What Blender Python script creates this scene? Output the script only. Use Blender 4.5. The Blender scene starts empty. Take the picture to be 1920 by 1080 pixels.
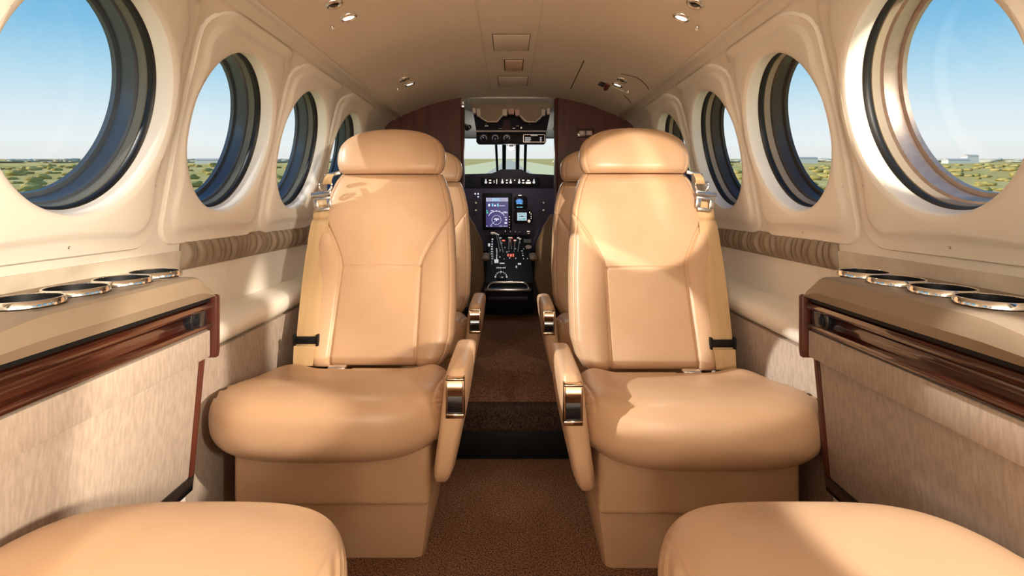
import bpy, bmesh, math, random
from mathutils import Vector, Matrix
random.seed(7)
PI = math.pi
C = bpy.context.scene.collection
F, CX, CY, ZC = 950.0, 955.0, 378.0, 0.87      # focal length in px, optical axis px, eye height (m)

def P(px, py, d):
    return ((px-CX)*d/F, d, ZC-(py-CY)*d/F)
def X_(px, d): return (px-CX)*d/F
def Z_(py, d): return ZC-(py-CY)*d/F

# ------------------------------------------------------------------ materials
def mat(name, col, rough=.5, metal=0., coat=0., coat_rough=.05, spec=.5, emit=None, estr=1.):
    m = bpy.data.materials.new(name); m.use_nodes = True
    b = m.node_tree.nodes['Principled BSDF']
    b.inputs['Base Color'].default_value = (*col, 1); b.inputs['Roughness'].default_value = rough
    b.inputs['Metallic'].default_value = metal; b.inputs['Coat Weight'].default_value = coat
    b.inputs['Coat Roughness'].default_value = coat_rough; b.inputs['Specular IOR Level'].default_value = spec
    if emit:
        b.inputs['Emission Color'].default_value = (*emit, 1); b.inputs['Emission Strength'].default_value = estr
    return m
def nodes(m): return m.node_tree.nodes, m.node_tree.links, m.node_tree.nodes['Principled BSDF']
def vary(m, c1, c2, scale, detail=4, vec_scale=(1,1,1), bump=0., bscale=None, bdist=.001, lo=.35, hi=.65, dist=0.):
    n, l, b = nodes(m)
    tc = n.new('ShaderNodeTexCoord'); mp = n.new('ShaderNodeMapping'); mp.inputs['Scale'].default_value = vec_scale
    l.new(tc.outputs['Object'], mp.inputs['Vector'])
    t = n.new('ShaderNodeTexNoise'); t.inputs['Scale'].default_value = scale; t.inputs['Detail'].default_value = detail
    t.inputs['Distortion'].default_value = dist
    l.new(mp.outputs[0], t.inputs['Vector'])
    r = n.new('ShaderNodeValToRGB'); r.color_ramp.elements[0].color = (*c1,1); r.color_ramp.elements[1].color = (*c2,1)
    r.color_ramp.elements[0].position = lo; r.color_ramp.elements[1].position = hi
    l.new(t.outputs['Fac'], r.inputs[0]); l.new(r.outputs[0], b.inputs['Base Color'])
    if bump:
        t2 = n.new('ShaderNodeTexNoise'); t2.inputs['Scale'].default_value = bscale or scale; t2.inputs['Detail'].default_value = 3
        l.new(mp.outputs[0], t2.inputs['Vector'])
        bp = n.new('ShaderNodeBump'); bp.inputs['Strength'].default_value = bump; bp.inputs['Distance'].default_value = bdist
        l.new(t2.outputs['Fac'], bp.inputs['Height']); l.new(bp.outputs[0], b.inputs['Normal'])
    return m
M = {}
M['leather'] = vary(mat('tan_leather', (.66,.42,.21), .36, spec=.5), (.61,.385,.225), (.67,.43,.262), 5, 3, bump=.10, bscale=260, bdist=.0008)
M['leather_dk'] = vary(mat('brown_leather', (.30,.19,.11), .5), (.26,.165,.095), (.31,.20,.115), 6, bump=.1, bscale=260)
M['belt'] = vary(mat('belt_webbing', (.62,.40,.18), .6), (.60,.40,.20), (.66,.45,.235), 9, 2, (6,.6,.35), bump=.2, bscale=300)
M['liner'] = vary(mat('cream_liner', (.78,.66,.52), .42), (.81,.75,.65), (.84,.78,.68), 4, bump=.05, bscale=160)
M['panel'] = vary(mat('window_panel_vinyl', (.80,.67,.53), .4), (.84,.78,.68), (.87,.81,.71), 4, bump=.04, bscale=160)
M['white_lip'] = mat('white_lip', (.96,.93,.85), .5)
M['ceil'] = vary(mat('headliner', (.62,.50,.38), .55), (.77,.67,.55), (.81,.71,.59), 3, bump=.06, bscale=150)
M['suede'] = vary(mat('suede_band', (.62,.54,.43), .9), (.55,.47,.37), (.68,.60,.48), 14, 5)
M['linen'] = vary(mat('linen_panel', (.47,.35,.26), .85), (.37,.29,.225), (.46,.365,.29), 110, 4, (1,1.6,.35), bump=.25, bscale=160, bdist=.001)
M['taupe'] = vary(mat('taupe_leather', (.36,.27,.175), .40), (.255,.19,.125), (.295,.22,.148), 5, bump=.08, bscale=300)
M['ruche'] = vary(mat('ruched_leather', (.33,.235,.145), .5), (.25,.182,.118), (.262,.192,.125), 4, bump=.05, bscale=200)
M['wood'] = vary(mat('mahogany', (.10,.022,.010), .22, coat=1., coat_rough=.03), (.014,.003,.0015), (.085,.017,.007), 7, 6, (3,.35,6), lo=.3, hi=.75, dist=1.2)
M['wood_v'] = vary(mat('mahogany_upright', (.10,.022,.010), .45, coat=.25, coat_rough=.15, spec=.3), (.055,.012,.007), (.13,.030,.016), 6, 6, (5,5,.5), lo=.3, hi=.75, dist=1.0)
M['carpet'] = vary(mat('brown_carpet', (.14,.075,.04), .95, spec=.1), (.075,.035,.019), (.38,.205,.125), 260, 2, bump=.9, bscale=190, bdist=.004)
M['carpet_dk'] = vary(mat('dark_carpet', (.05,.032,.024), .95, spec=.1), (.025,.016,.012), (.085,.06,.045), 210, 2, bump=.9, bscale=190, bdist=.004)
M['chrome'] = mat('chrome', (.86,.84,.80), .09, 1.)
M['steel'] = mat('satin_steel', (.70,.69,.67), .25, 1.)
M['chrome_warm'] = mat('bronze_chrome', (.62,.50,.38), .12, 1.)
M['black'] = mat('black_plastic', (.005,.005,.006), .55, spec=.25)
M['black_gloss'] = mat('black_gloss', (.010,.010,.012), .12)
M['dark_panel'] = mat('instrument_panel_paint', (.018,.015,.024), .65, spec=.25)
M['dark_face'] = mat('instrument_face_paint', (.060,.050,.085), .6, spec=.3)
M['gasket'] = mat('rubber_gasket', (.008,.008,.008), .45)
M['frame_slate'] = mat('slate_window_frame', (.10,.125,.155), .28, .4)
M['frame_dark'] = mat('umber_window_frame', (.075,.062,.055), .38, .2)
M['frame_grey'] = mat('grey_window_ring', (.16,.165,.14), .5)
M['frame_bronze'] = vary(mat('bronze_window_frame', (.50,.38,.31), .38, .75), (.50,.40,.34), (.58,.47,.40), 60, 2)
M['frame_beige'] = mat('beige_window_ring', (.40,.33,.24), .55)
M['white_ckp'] = mat('cockpit_white', (.72,.72,.68), .6)
M['beige_hood'] = vary(mat('beige_hood', (.30,.22,.14), .6), (.285,.205,.13), (.315,.235,.15), 5)
M['clip'] = mat('cream_clip', (.72,.62,.54), .5)
M['clip_pink'] = mat('pink_clip', (.65,.38,.36), .5)
M['white_mark'] = mat('white_marking', (.8,.8,.78), .5, emit=(.9,.92,1.), estr=.45)
M['scr_navy'] = mat('screen_navy', (.01,.01,.04), .3, emit=(.030,.026,.145), estr=1.)
M['scr_white'] = mat('screen_white', (.1,.1,.1), .3, emit=(.80,.86,1.), estr=1.)
M['scr_cyan'] = mat('screen_cyan', (.1,.1,.1), .3, emit=(.15,.62,.85), estr=1.)
M['scr_blue'] = mat('screen_blue', (.01,.05,.1), .3, emit=(.03,.22,.62), estr=1.)
M['scr_green'] = mat('screen_green', (.01,.1,.03), .3, emit=(.06,.42,.28), estr=1.)
M['scr_red'] = mat('lit_red', (.2,.01,.01), .3, emit=(1.,.20,.12), estr=1.)
M['lens'] = mat('lamp_lens', (1,1,1), .3, emit=(1.,.90,.76), estr=9.)
M['dome_lens'] = mat('amber_lens', (.72,.50,.32), .35)
M['maroon'] = mat('maroon_latch', (.20,.05,.04), .4)
M['knob'] = mat('ivory_knob', (.70,.62,.50), .4)
M['groove'] = mat('shadow_gap', (.05,.037,.025), .9)
M['rocker'] = mat('rocker_switch', (.55,.42,.36), .35)

def glass_mat():
    m = bpy.data.materials.new('window_glass'); m.use_nodes = True
    n, l = m.node_tree.nodes, m.node_tree.links
    n.remove(n['Principled BSDF'])
    t = n.new('ShaderNodeBsdfTransparent'); t.inputs[0].default_value = (.97,.98,.98,1)
    g = n.new('ShaderNodeBsdfGlossy'); g.inputs['Roughness'].default_value = .02
    mx = n.new('ShaderNodeMixShader'); mx.inputs[0].default_value = .018
    l.new(t.outputs[0], mx.inputs[1]); l.new(g.outputs[0], mx.inputs[2]); l.new(mx.outputs[0], n['Material Output'].inputs[0])
    return m
M['glass'] = glass_mat()

# ------------------------------------------------------------------ mesh helpers
def obj(name, bm, m, parent=None, recalc=True, sharp=40, **props):
    if recalc: bmesh.ops.recalc_face_normals(bm, faces=bm.faces)
    me = bpy.data.meshes.new(name); bm.to_mesh(me); bm.free()
    me.polygons.foreach_set('use_smooth', [True]*len(me.polygons))
    if sharp: me.set_sharp_from_angle(angle=math.radians(sharp))
    if m: me.materials.append(M[m] if isinstance(m, str) else m)
    return link(name, me, parent, **props)
def link(name, me, parent=None, **props):
    o = bpy.data.objects.new(name, me); C.objects.link(o)
    if parent: o.parent = parent
    for k, v in props.items(): o[k] = v
    return o
def thing(name, label, cat, loc=(0,0,0), rz=0, group=None):
    o = bpy.data.objects.new(name, None); C.objects.link(o); o.empty_display_size = .05
    o.location = loc; o.rotation_euler = (0,0,rz); o['label'] = label; o['category'] = cat
    if group: o['group'] = group
    return o
def tag(o, label, cat, group=None):
    o['label'] = label; o['category'] = cat
    if group: o['group'] = group
    return o
def box(bm, x0, x1, y0, y1, z0, z1, bev=0., seg=2):
    b2 = bmesh.new(); bmesh.ops.create_cube(b2, size=1)
    for v in b2.verts:
        v.co = Vector(((x0+x1)/2+v.co.x*(x1-x0), (y0+y1)/2+v.co.y*(y1-y0), (z0+z1)/2+v.co.z*(z1-z0)))
    if bev: bmesh.ops.bevel(b2, geom=b2.edges[:], offset=bev, segments=seg, profile=.5, affect='EDGES')
    merge(bm, b2); return bm
def merge(bm, b2, mtx=None):
    if mtx: bmesh.ops.transform(b2, matrix=mtx, verts=b2.verts)
    me = bpy.data.meshes.new('t'); b2.to_mesh(me); b2.free(); bm.from_mesh(me); bpy.data.meshes.remove(me)
def shift(bm, v): bmesh.ops.translate(bm, verts=bm.verts, vec=v); return bm
def loft(rings, cap=True, closed=True, bm=None):
    bm = bm or bmesh.new(); vs = [[bm.verts.new(p) for p in r] for r in rings]
    n = len(rings[0])
    for a, b in zip(vs, vs[1:]):
        for i in range(n if closed else n-1):
            j = (i+1) % n; bm.faces.new((a[i], a[j], b[j], b[i]))
    if cap:
        for r in (vs[0], vs[-1]):
            c = Vector((0,0,0))
            for v in r: c += v.co
            cv = bm.verts.new(c/n)
            for i in range(n): bm.faces.new((r[i], r[(i+1)%n], cv))
    return bm
def prism(bm, poly, axis, a, b, bev=0., seg=2):
    """poly = list of 2D points; extruded along axis ('x','y','z') from a to b"""
    def mk(p, t):
        if axis == 'y': return (p[0], t, p[1])
        if axis == 'x': return (t, p[0], p[1])
        return (p[0], p[1], t)
    b2 = bmesh.new()
    lo = [b2.verts.new(mk(p, a)) for p in poly]; hi = [b2.verts.new(mk(p, b)) for p in poly]
    n = len(poly)
    b2.faces.new(lo); b2.faces.new(hi[::-1])
    for i in range(n): b2.faces.new((lo[i], hi[i], hi[(i+1)%n], lo[(i+1)%n]))
    bmesh.ops.recalc_face_normals(b2, faces=b2.faces)
    if bev: bmesh.ops.bevel(b2, geom=b2.edges[:], offset=bev, segments=seg, profile=.5, affect='EDGES')
    merge(bm, b2); return bm
def cyl(bm, p0, p1, r0, r1=None, n=24, cap=True):
    r1 = r0 if r1 is None else r1
    p0, p1 = Vector(p0), Vector(p1); q = (p1-p0).to_track_quat('Z','Y')
    rings = [[p + q @ Vector((r*math.cos(2*PI*i/n), r*math.sin(2*PI*i/n), 0)) for i in range(n)] for p, r in ((p0,r0),(p1,r1))]
    return loft(rings, cap, True, bm)
def lathe(bm, prof, mtx, n=32, cap=False):
    rings = [[mtx @ Vector((r*math.cos(2*PI*i/n), r*math.sin(2*PI*i/n), z)) for i in range(n)] for r, z in prof]
    return loft(rings, cap, True, bm)
def tube(bm, pts, r, n=10, cap=True):
    pts = [Vector(p) for p in pts]; rings = []
    for i, p in enumerate(pts):
        t = (pts[min(i+1,len(pts)-1)]-pts[max(i-1,0)]).normalized(); q = t.to_track_quat('Z','Y')
        rings.append([p + q @ Vector((r*math.cos(2*PI*k/n), r*math.sin(2*PI*k/n), 0)) for k in range(n)])
    return loft(rings, cap, True, bm)
def spow(a, e): return math.copysign(abs(a)**e, a)
def clamp(t, a=0., b=1.): return max(a, min(b, t))
def sstep(a, b, t):
    t = clamp((t-a)/(b-a)); return t*t*(3-2*t)
def interp(t, tab):
    if t <= tab[0][0]: return tab[0][1]
    for (a, va), (b, vb) in zip(tab, tab[1:]):
        if t <= b: return va+(vb-va)*(t-a)/(b-a)
    return tab[-1][1]

# ------------------------------------------------------------------ cabin profile
def catmull(pts, k=8):
    out = []
    for i in range(len(pts)-1):
        p0, p1, p2, p3 = pts[max(i-1,0)], pts[i], pts[i+1], pts[min(i+2,len(pts)-1)]
        for j in range(k):
            t = j/k
            out.append(tuple(.5*((2*b)+(c-a)*t+(2*a-5*b+4*c-d)*t*t+(-a+3*b-3*c+d)*t**3) for a,b,c,d in zip(p0,p1,p2,p3)))
    out.append(pts[-1]); return out
WALL = catmull([(.802,.50),(.802,.62),(.800,.70),(.795,.77),(.783,.84),(.764,.95),(.742,1.06),(.717,1.17),(.694,1.262),(.671,1.300),(.640,1.322),(.613,1.336)])
CEIL = catmull([(.613,1.336),(.53,1.371),(.43,1.408),(.28,1.442),(.15,1.453),(.101,1.4545),(.0985,1.4505),(.096,1.4545),(.05,1.455),(0,1.455)], 6)
def arclen(prof):
    s = [0.]
    for a, b in zip(prof, prof[1:]): s.append(s[-1]+math.hypot(b[0]-a[0], b[1]-a[1]))
    return s
WS = arclen(WALL); CS = arclen(CEIL)
def ev(prof, S, s):
    s = clamp(s, 0, S[-1])
    for i in range(len(S)-1):
        if s <= S[i+1]+1e-12:
            t = (s-S[i])/max(S[i+1]-S[i], 1e-9)
            a, b = prof[i], prof[i+1]
            p = (a[0]+(b[0]-a[0])*t, a[1]+(b[1]-a[1])*t)
            a2, b2 = prof[max(i-1,0)], prof[min(i+2,len(prof)-1)]
            L = math.hypot(b2[0]-a2[0], b2[1]-a2[1]); return p, ((b2[0]-a2[0])/L, (b2[1]-a2[1])/L)
    return prof[-1], (0, 1)
def wpt(side, y, s, off=0.):
    (x, z), (tx, tz) = ev(WALL, WS, s)
    return Vector((side*(x-off*tz), y, z+off*tx))
def s_of_z(z):
    lo, hi = 0, WS[-1]
    for _ in range(40):
        m = (lo+hi)/2
        if ev(WALL, WS, m)[0][1] < z: lo = m
        else: hi = m
    return lo
YA, YF = -1.60, 2.83
PITCH, DC0 = .45, .90
KS = [-3,-2,-1,0,1,2,3]
RY, RS = .188, .210
S_HOLE = s_of_z(1.056)
S0, S1 = s_of_z(.60), WS[-1]

def build_wall(side, name):
    bm = bmesh.new()
    N = 96
    lo, hi = S0-S_HOLE, S1-S_HOLE; hw = PITCH/2
    angs = sorted(set([2*PI*i/N for i in range(N)] + [math.atan2(b, a) % (2*PI) for a in (hw,-hw) for b in (lo,hi)]))
    def rect_r(c, s):
        r = 1e9
        if abs(c) > 1e-9: r = min(r, hw/abs(c))
        if s > 1e-9: r = min(r, hi/s)
        if s < -1e-9: r = min(r, lo/s)
        return r
    for k in KS:
        dc = DC0+PITCH*k; rings = []
        for t in (1., .75, .5, .25, 0.):
            ring = []
            for a in angs:
                c, s = math.cos(a), math.sin(a)
                rh = 1/math.sqrt((c/(RY+.012))**2+(s/(RS+.012))**2); ro = rect_r(c, s)
                r = rh+(ro-rh)*t
                ring.append(wpt(side, dc+r*c, S_HOLE+r*s))
            rings.append(ring)
        loft(rings, False, True, bm)
    ya, yb = DC0+PITCH*KS[0]-hw, DC0+PITCH*KS[-1]+hw
    def strip(y0, y1, s0, s1, n=40):
        loft([[wpt(side, y, s0+(s1-s0)*i/n) for i in range(n+1)] for y in (y0, y1)], False, False, bm)
    strip(yb, YF, 0, S1); strip(YA, ya, 0, S1); strip(ya, yb, 0, S0, 12)
    return obj(name, bm, 'liner', kind='structure')
build_wall(-1, 'wall_left'); build_wall(1, 'wall_right')

# ceiling
def cpt(X, off=0.):
    side = -1 if X < 0 else 1; x = abs(X)
    pr = [p for p in CEIL if not (.0955 < p[0] < .1005)]
    for a, b in zip(pr, pr[1:]):
        if b[0] <= x <= a[0]:
            t = (x-a[0])/(b[0]-a[0]); tx, tz = b[0]-a[0], b[1]-a[1]; L = math.hypot(tx, tz)
            return (side*(x-off*tz/L), a[1]+(b[1]-a[1])*t-off*abs(tx)/L), (-side*tz/L, -abs(tx)/L)
    return (X, 1.455-off), (0, -1)
full = [(-x, z) for x, z in CEIL] + [(x, z) for x, z in CEIL[::-1]][1:]
bm = loft([[(x, y, z) for x, z in full] for y in (YA, YF)], False, False)
obj('ceiling', bm, 'ceil', kind='structure')
# crease beads where the headliner meets the window wall
for i, s in enumerate((-1, 1)):
    bm = bmesh.new(); pr = [(.632,1.318),(.625,1.331),(.612,1.340),(.598,1.340),(.590,1.345),(.60,1.36),(.64,1.345)]
    prism(bm, [(s*x, z-.004) for x, z in pr], 'y', YA, YF, .003)
    obj('trim_%d' % (i+1), bm, 'liner', kind='structure')

# lower walls, floor
bm = bmesh.new(); box(bm, -.80, .80, YA, 1.71, -.05, 0)
obj('floor', bm, 'carpet', kind='structure')
bm = bmesh.new(); box(bm, -.80, .80, 1.73, 2.80, -.05, .182)
box(bm, -.62, .62, 2.80, 4.2, -.05, .16)
obj('floor_raised', bm, 'carpet', kind='structure')
# rounded carpeted nosing of the step + dark riser
bm = bmesh.new(); prism(bm, [(1.70,.186),(1.69,.182),(1.684,.174),(1.684,.112),(1.69,.104),(1.735,.104),(1.735,.186)], 'x', -.60, .60, .004)
o = obj('step_nosing', bm, 'carpet_dk'); o['kind'] = 'structure'
bm = bmesh.new(); box(bm, -.60, .60, 1.712, 1.735, .0, .106, .003)
o = obj('step_riser', bm, 'black'); o['kind'] = 'structure'
for i, s in enumerate((-1, 1)):
    nm = 'left' if s < 0 else 'right'
    bm = bmesh.new(); a, b = sorted((s*.705, s*.80)); box(bm, a, b, YA, YF, 0, .515)
    obj('wall_%s_lower' % nm, bm, 'linen', kind='structure')
    # padded side ledge
    prof = [(x, z+.010) for x, z in ((.806,.575),(.77,.574),(.735,.572),(.712,.566),(.700,.554),(.697,.540),(.699,.526),(.706,.516),(.72,.505),(.806,.505))]
    bm = bmesh.new(); prism(bm, [(s*x, z) for x, z in prof], 'y', .30, YF)
    obj('trim_%d' % (3+i), bm, 'panel', kind='structure')
    # suede band between the window panels and the ruched strip
    pts = [wpt(s, 0, s_of_z(z), o_) for z, o_ in ((.690,.0015),(.690,.004),(.72,.005),(.752,.004),(.752,.0015))]
    bm = bmesh.new(); prism(bm, [(p.x, p.z) for p in pts], 'y', YA, 1.235)
    obj('trim_%d' % (5+i), bm, 'suede', kind='structure')
# aft wall closes the cabin behind the camera
bm = bmesh.new(); prism(bm, [(-.80,0)]+[(-x,z) for x,z in WALL[::4]]+full[::3]+[(x,z) for x,z in WALL[::-4]]+[(.80,0)], 'y', YA-.03, YA)
obj('wall_back', bm, 'liner', kind='structure')

# ------------------------------------------------------------------ windows
def rr_sdf(x, y, hx, lo, hi, rt, rb):
    cy, hy = (lo+hi)/2, (hi-lo)/2; y -= cy; r = rt if y > 0 else rb
    qx, qy = abs(x)-hx+r, abs(y)-hy+r
    return min(max(qx,qy),0)+math.hypot(max(qx,0),max(qy,0))-r
def rr_r(c, s, *a):
    lo, hi = 0, 1.
    for _ in range(36):
        m = (lo+hi)/2
        if rr_sdf(m*c, m*s, *a) < 0: lo = m
        else: hi = m
    return lo
wn = 0
for side in (-1, 1):
    for k in KS:
        wn += 1; dc = DC0+PITCH*k
        W = bpy.data.objects.new('window_%d' % wn, None); C.objects.link(W); W['kind'] = 'structure'
        ctr = wpt(side, dc, S_HOLE); W.location = ctr
        N = 144; angs = [2*PI*i/N for i in range(N)]
        slo, shi = s_of_z(.768)-S_HOLE, WS[-1]-.030-S_HOLE
        def ring(fr, extra, off, hole_d=None):
            out = []
            for a in angs:
                c, s = math.cos(a), math.sin(a); rh = 1/math.sqrt((c/RY)**2+(s/RS)**2)
                ro = rr_r(c, s, .2155, slo, shi, .095, .055)
                tot = ro-rh
                r = rh+hole_d if hole_d is not None else ro-min(fr*tot, extra)
                out.append(wpt(side, dc+r*c, S_HOLE+r*s, off)-ctr)
            return out
        rings = [ring(0,0,-.002), ring(.05,.002,.006), ring(.10,.005,.009), ring(.35,.030,.0095), ring(.48,.037,.012), ring(.62,.046,.017),
                 ring(.70,.052,.018), ring(0,0,.018,.016), ring(0,0,.0165,.008), ring(0,0,.012,.003)]
        obj('window_panel', loft(rings, False), 'panel', W, kind='structure')
        rings = [ring(0,0,.012,.003), ring(0,0,.006,.0005), ring(0,0,0,0), ring(0,0,-.012,-.0005), ring(0,0,-.024,-.002)]
        obj('window_reveal', loft(rings, False), 'white_lip', W, kind='structure')
        L = side < 0
        rings = [ring(0,0,-.022,.004), ring(0,0,-.022,-.003), ring(0,0,-.026,-.006), ring(0,0,-.036,-.006), ring(0,0,-.040,-.003), ring(0,0,-.040,.004)]
        obj('window_gasket', loft(rings, False), 'gasket', W, kind='structure')
        rings = [ring(0,0,-.038,0), ring(0,0,-.040,-.006), ring(0,0,-.056,-.007), ring(0,0,-.058,-.004)]
        obj('window_ring', loft(rings, False), 'frame_grey' if L else 'frame_beige', W, kind='structure')
        rings = [ring(0,0,-.056,-.002), ring(0,0,-.062,-.010), ring(0,0,-.080,-.013), ring(0,0,-.092,-.012), ring(0,0,-.094,-.020), ring(0,0,-.104,-.020), ring(0,0,-.106,.03)]
        obj('window_frame', loft(rings, False), 'frame_slate' if L else ('frame_bronze' if k == 0 else 'frame_dark'), W, kind='structure')
        r0 = ring(0,0,-.098,-.016); r1 = ring(0,0,-.101,-.016)
        bm = loft([r0, r1], True); obj('window_pane', bm, 'glass', W, kind='structure')
        if side < 0 and k == -1:
            bm = loft([ring(0,0,-.030,.002), ring(0,0,-.033,.002)], True); obj('window_sun_block', bm, 'panel', W, kind='structure')  # unseen disc added to keep the sun off the right cabinet
        # small countersunk screws of the panel
        for (dy, z) in ((.19,.905),(-.19,.905),(.0,.79),(.14,1.275),(-.14,1.275)):
            sz = s_of_z(z); p = wpt(side, dc+dy, sz, .0095 if z < 1.2 else .015)
            nrm = (wpt(side, dc, sz, .05)-wpt(side, dc, sz, 0)).normalized()
            bm = bmesh.new(); mt = Matrix.Translation(p-ctr) @ nrm.to_track_quat('Z','Y').to_matrix().to_4x4()
            lathe(bm, [(.0001,.0008),(.0012,.0006),(.0018,.0013),(.0026,.0012),(.0030,-.002)], mt, 12)
            obj('panel_screw', bm, 'steel', W, kind='structure')

# ------------------------------------------------------------------ ruched strips
for s in (-1, 1):
    y0, y1, n, m_ = 1.22, 2.55, 900, 18
    rnd = random.Random(3+s); fr = []
    t = 0; pleats = []
    while t < y1-y0: w = rnd.uniform(.020,.036); pleats.append((t, t+w, rnd.uniform(.7,1.15))); t += w
    def prof(t, v):
        for a, b, h in pleats:
            if a <= t < b:
                q = (t-a)/(b-a); return h*(1-abs(2*q-1)**2.8)
        return 0
    rings = []
    for i in range(n+1):
        y = y0+(y1-y0)*i/n; ring = []
        for j in range(m_+1):
            v = j/m_; sk = .005*math.sin(v*PI)*math.sin((y-y0)*29)+.004*math.sin(v*4+y*17)
            h = prof(y-y0+sk, v); zz = .702+.075*v
            bulge = .022*math.sin(PI*clamp(v*1.0))**.55
            ring.append(wpt(s, y, s_of_z(zz), .001+bulge*(.02+.98*h)))
        rings.append(ring)
    bm = loft(rings, False, False)
    bm2 = bmesh.new()
    o = obj('ruched_strip', bm, 'ruche', sharp=None)
    tag(o, 'ruched brown leather strip along the %s wall under the windows' % ('left' if s < 0 else 'right'), 'wall trim')

# ------------------------------------------------------------------ side cabinets with cup holders
def cabinet(s):
    nm = 'left' if s < 0 else 'right'
    org = Vector((s*.70, .60, 0))
    root = thing('side_cabinet', 'linen and mahogany side cabinet with four cup holders along the %s wall' % nm, 'cabinet', org)
    def put(name, bm, m, parent=root, **kw):
        shift(bm, -org); return obj(name, bm, m, parent, **kw)
    def pr(bm, poly, a, b, bev=.003): return prism(bm, [(s*x, z) for x, z in poly], 'y', a, b, bev)
    def bx(bm, x0, x1, *a, **k):
        a_, b_ = sorted((s*x0, s*x1)); return box(bm, a_, b_, *a, **k)
    # body core
    bm = bmesh.new(); pr(bm, [(.660,.30),(.645,.548),(.640,.665),(.793,.665),(.793,.58),(.690,.572),(.690,.30)], .12, 1.030); put('cabinet_body', bm, 'groove')
    # padded console top, chamfered at both ends
    b2 = bmesh.new()
    zt, zb = .724, .672
    def sec(y, x_in, z_t):
        zs = max(z_t, zb+.004); h = zs-zb; e = min(.012, .4*h)
        return [(s*.795, y, zb), (s*x_in_b, y, zb), (s*x_in, y, zb+.35*h), (s*(x_in+.25*e), y, zs-e), (s*(x_in+.55*e), y, zs-.35*e), (s*(x_in+1.2*e), y, zs), (s*.72, y, zs+.0005), (s*.795, y, zs+.001)]
    x_in_b = .616
    rings = []
    for y, z in ((.30,.676),(.42,.690),(.52,.700),(.575,.709),(.615,.717),(.648,.722),(.67,.7235),(.80,zt),(.96,zt),(.990,zt-.001),(1.004,zt-.005),(1.020,zt-.016),(1.045,zb+.016),(1.052,zb+.006),(1.054,zb)):
        xi = .606+ (0 if y < 1.0 else (y-1.0)*.10)
        rings.append(sec(y, xi, z))
    bm = loft(rings, True); con = put('console_top', bm, 'taupe', sharp=28)
    CUPS = [(s*(.683,.690,.689,.694)[j], (.716,.807,.902,.991)[j]) for j in range(4)]
    cb = bmesh.new()
    for x, y in CUPS: cyl(cb, (x,y,.682), (x,y,.76), .0398, n=48)
    shift(cb, -org); cut = obj('cut', cb, None, root)
    md = con.modifiers.new('wells', 'BOOLEAN'); md.operation = 'DIFFERENCE'; md.object = cut; md.solver = 'EXACT'
    bpy.context.view_layer.update()
    me = bpy.data.meshes.new_from_object(con.evaluated_get(bpy.context.evaluated_depsgraph_get()))
    con.modifiers.clear(); con.data = me; me.name = 'console_top'
    cm = cut.data; bpy.data.objects.remove(cut); bpy.data.meshes.remove(cm)
    # mahogany rail with channel
    poly = [(.640,.606),(.622,.606),(.617,.609),(.615,.614),(.617,.619),(.628,.622),(.634,.630),(.634,.640),(.625,.645),(.617,.648),(.614,.654),(.617,.661),(.624,.664),(.640,.665)]
    bm = bmesh.new(); pr(bm, poly, .12, 1.052, .0012); put('wood_rail', bm, 'wood')
    bm = bmesh.new(); bx(bm, .618,.66,.12,1.046,.6645,.6715); put('shadow_gap', bm, 'black')
    bm = bmesh.new(); pr(bm, [(.610,.545),(.608,.56),(.608,.672),(.612,.676),(.80,.676),(.80,.60),(.705,.598),(.705,.545)], 1.053, 1.066, .0025); put('wood_end_plate', bm, 'wood_v')
    # latch in a black recess
    bm = bmesh.new(); bx(bm, .617,.640,.985,1.035,.616,.652, bev=.004); l = put('latch_recess', bm, 'black_gloss')
    bm = bmesh.new(); bx(bm, .612,.630,.992,1.005,.626,.642, bev=.003); put('latch', bm, 'black', l)
    # linen drawer front and lower panel
    bm = bmesh.new(); bx(bm, .619,.66,.12,1.050,.549,.6045, bev=.003); put('drawer_front', bm, 'linen')
    bm = bmesh.new(); pr(bm, [(.634,.549),(.656,.305),(.672,.305),(.672,.549)], .12, 1.036, .001); put('lower_panel', bm, 'linen')
    bm = bmesh.new(); pr(bm, [(.631,.547),(.655,.290),(.70,.290),(.70,.547)], 1.037, 1.053, .002); put('wood_post', bm, 'wood_v')
    bm = bmesh.new(); pr(bm, [(.653,.305),(.656,.272),(.690,.272),(.690,.305)], .12, 1.050, .001); put('kick_strip', bm, 'black_gloss')
    bm = bmesh.new(); pr(bm, [(.668,.273),(.672,0.),(.702,0.),(.702,.273)], .12, 1.046, .001); put('plinth', bm, 'panel')
    # four cup holders
    for j, (y, x) in enumerate(((.727,.686),(.815,.690),(.922,.691),(1.006-.004,.700))):
        y = (.716,.807,.902,.991)[j]; x = (.683,.690,.689,.694)[j]
        mt = Matrix.Translation((s*x, y, zt)); R = .0435
        bm = bmesh.new()
        lathe(bm, [(R-.0034,.0095),(R-.0030,.0104),(R-.0015,.0108),(R-.0002,.0100),(R+.0005,.001)], mt, 48)
        ring_ = put('cup_holder', bm, 'chrome', sharp=60)
        bm = bmesh.new(); lathe(bm, [(R-.0032,.0100),(R-.0040,.004),(R-.0042,-.02),(R-.006,-.0405),(.0001,-.0405)], mt, 40)
        put('cup_well', bm, 'black', ring_)
    return root
cabinet(-1); cabinet(1)

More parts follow.
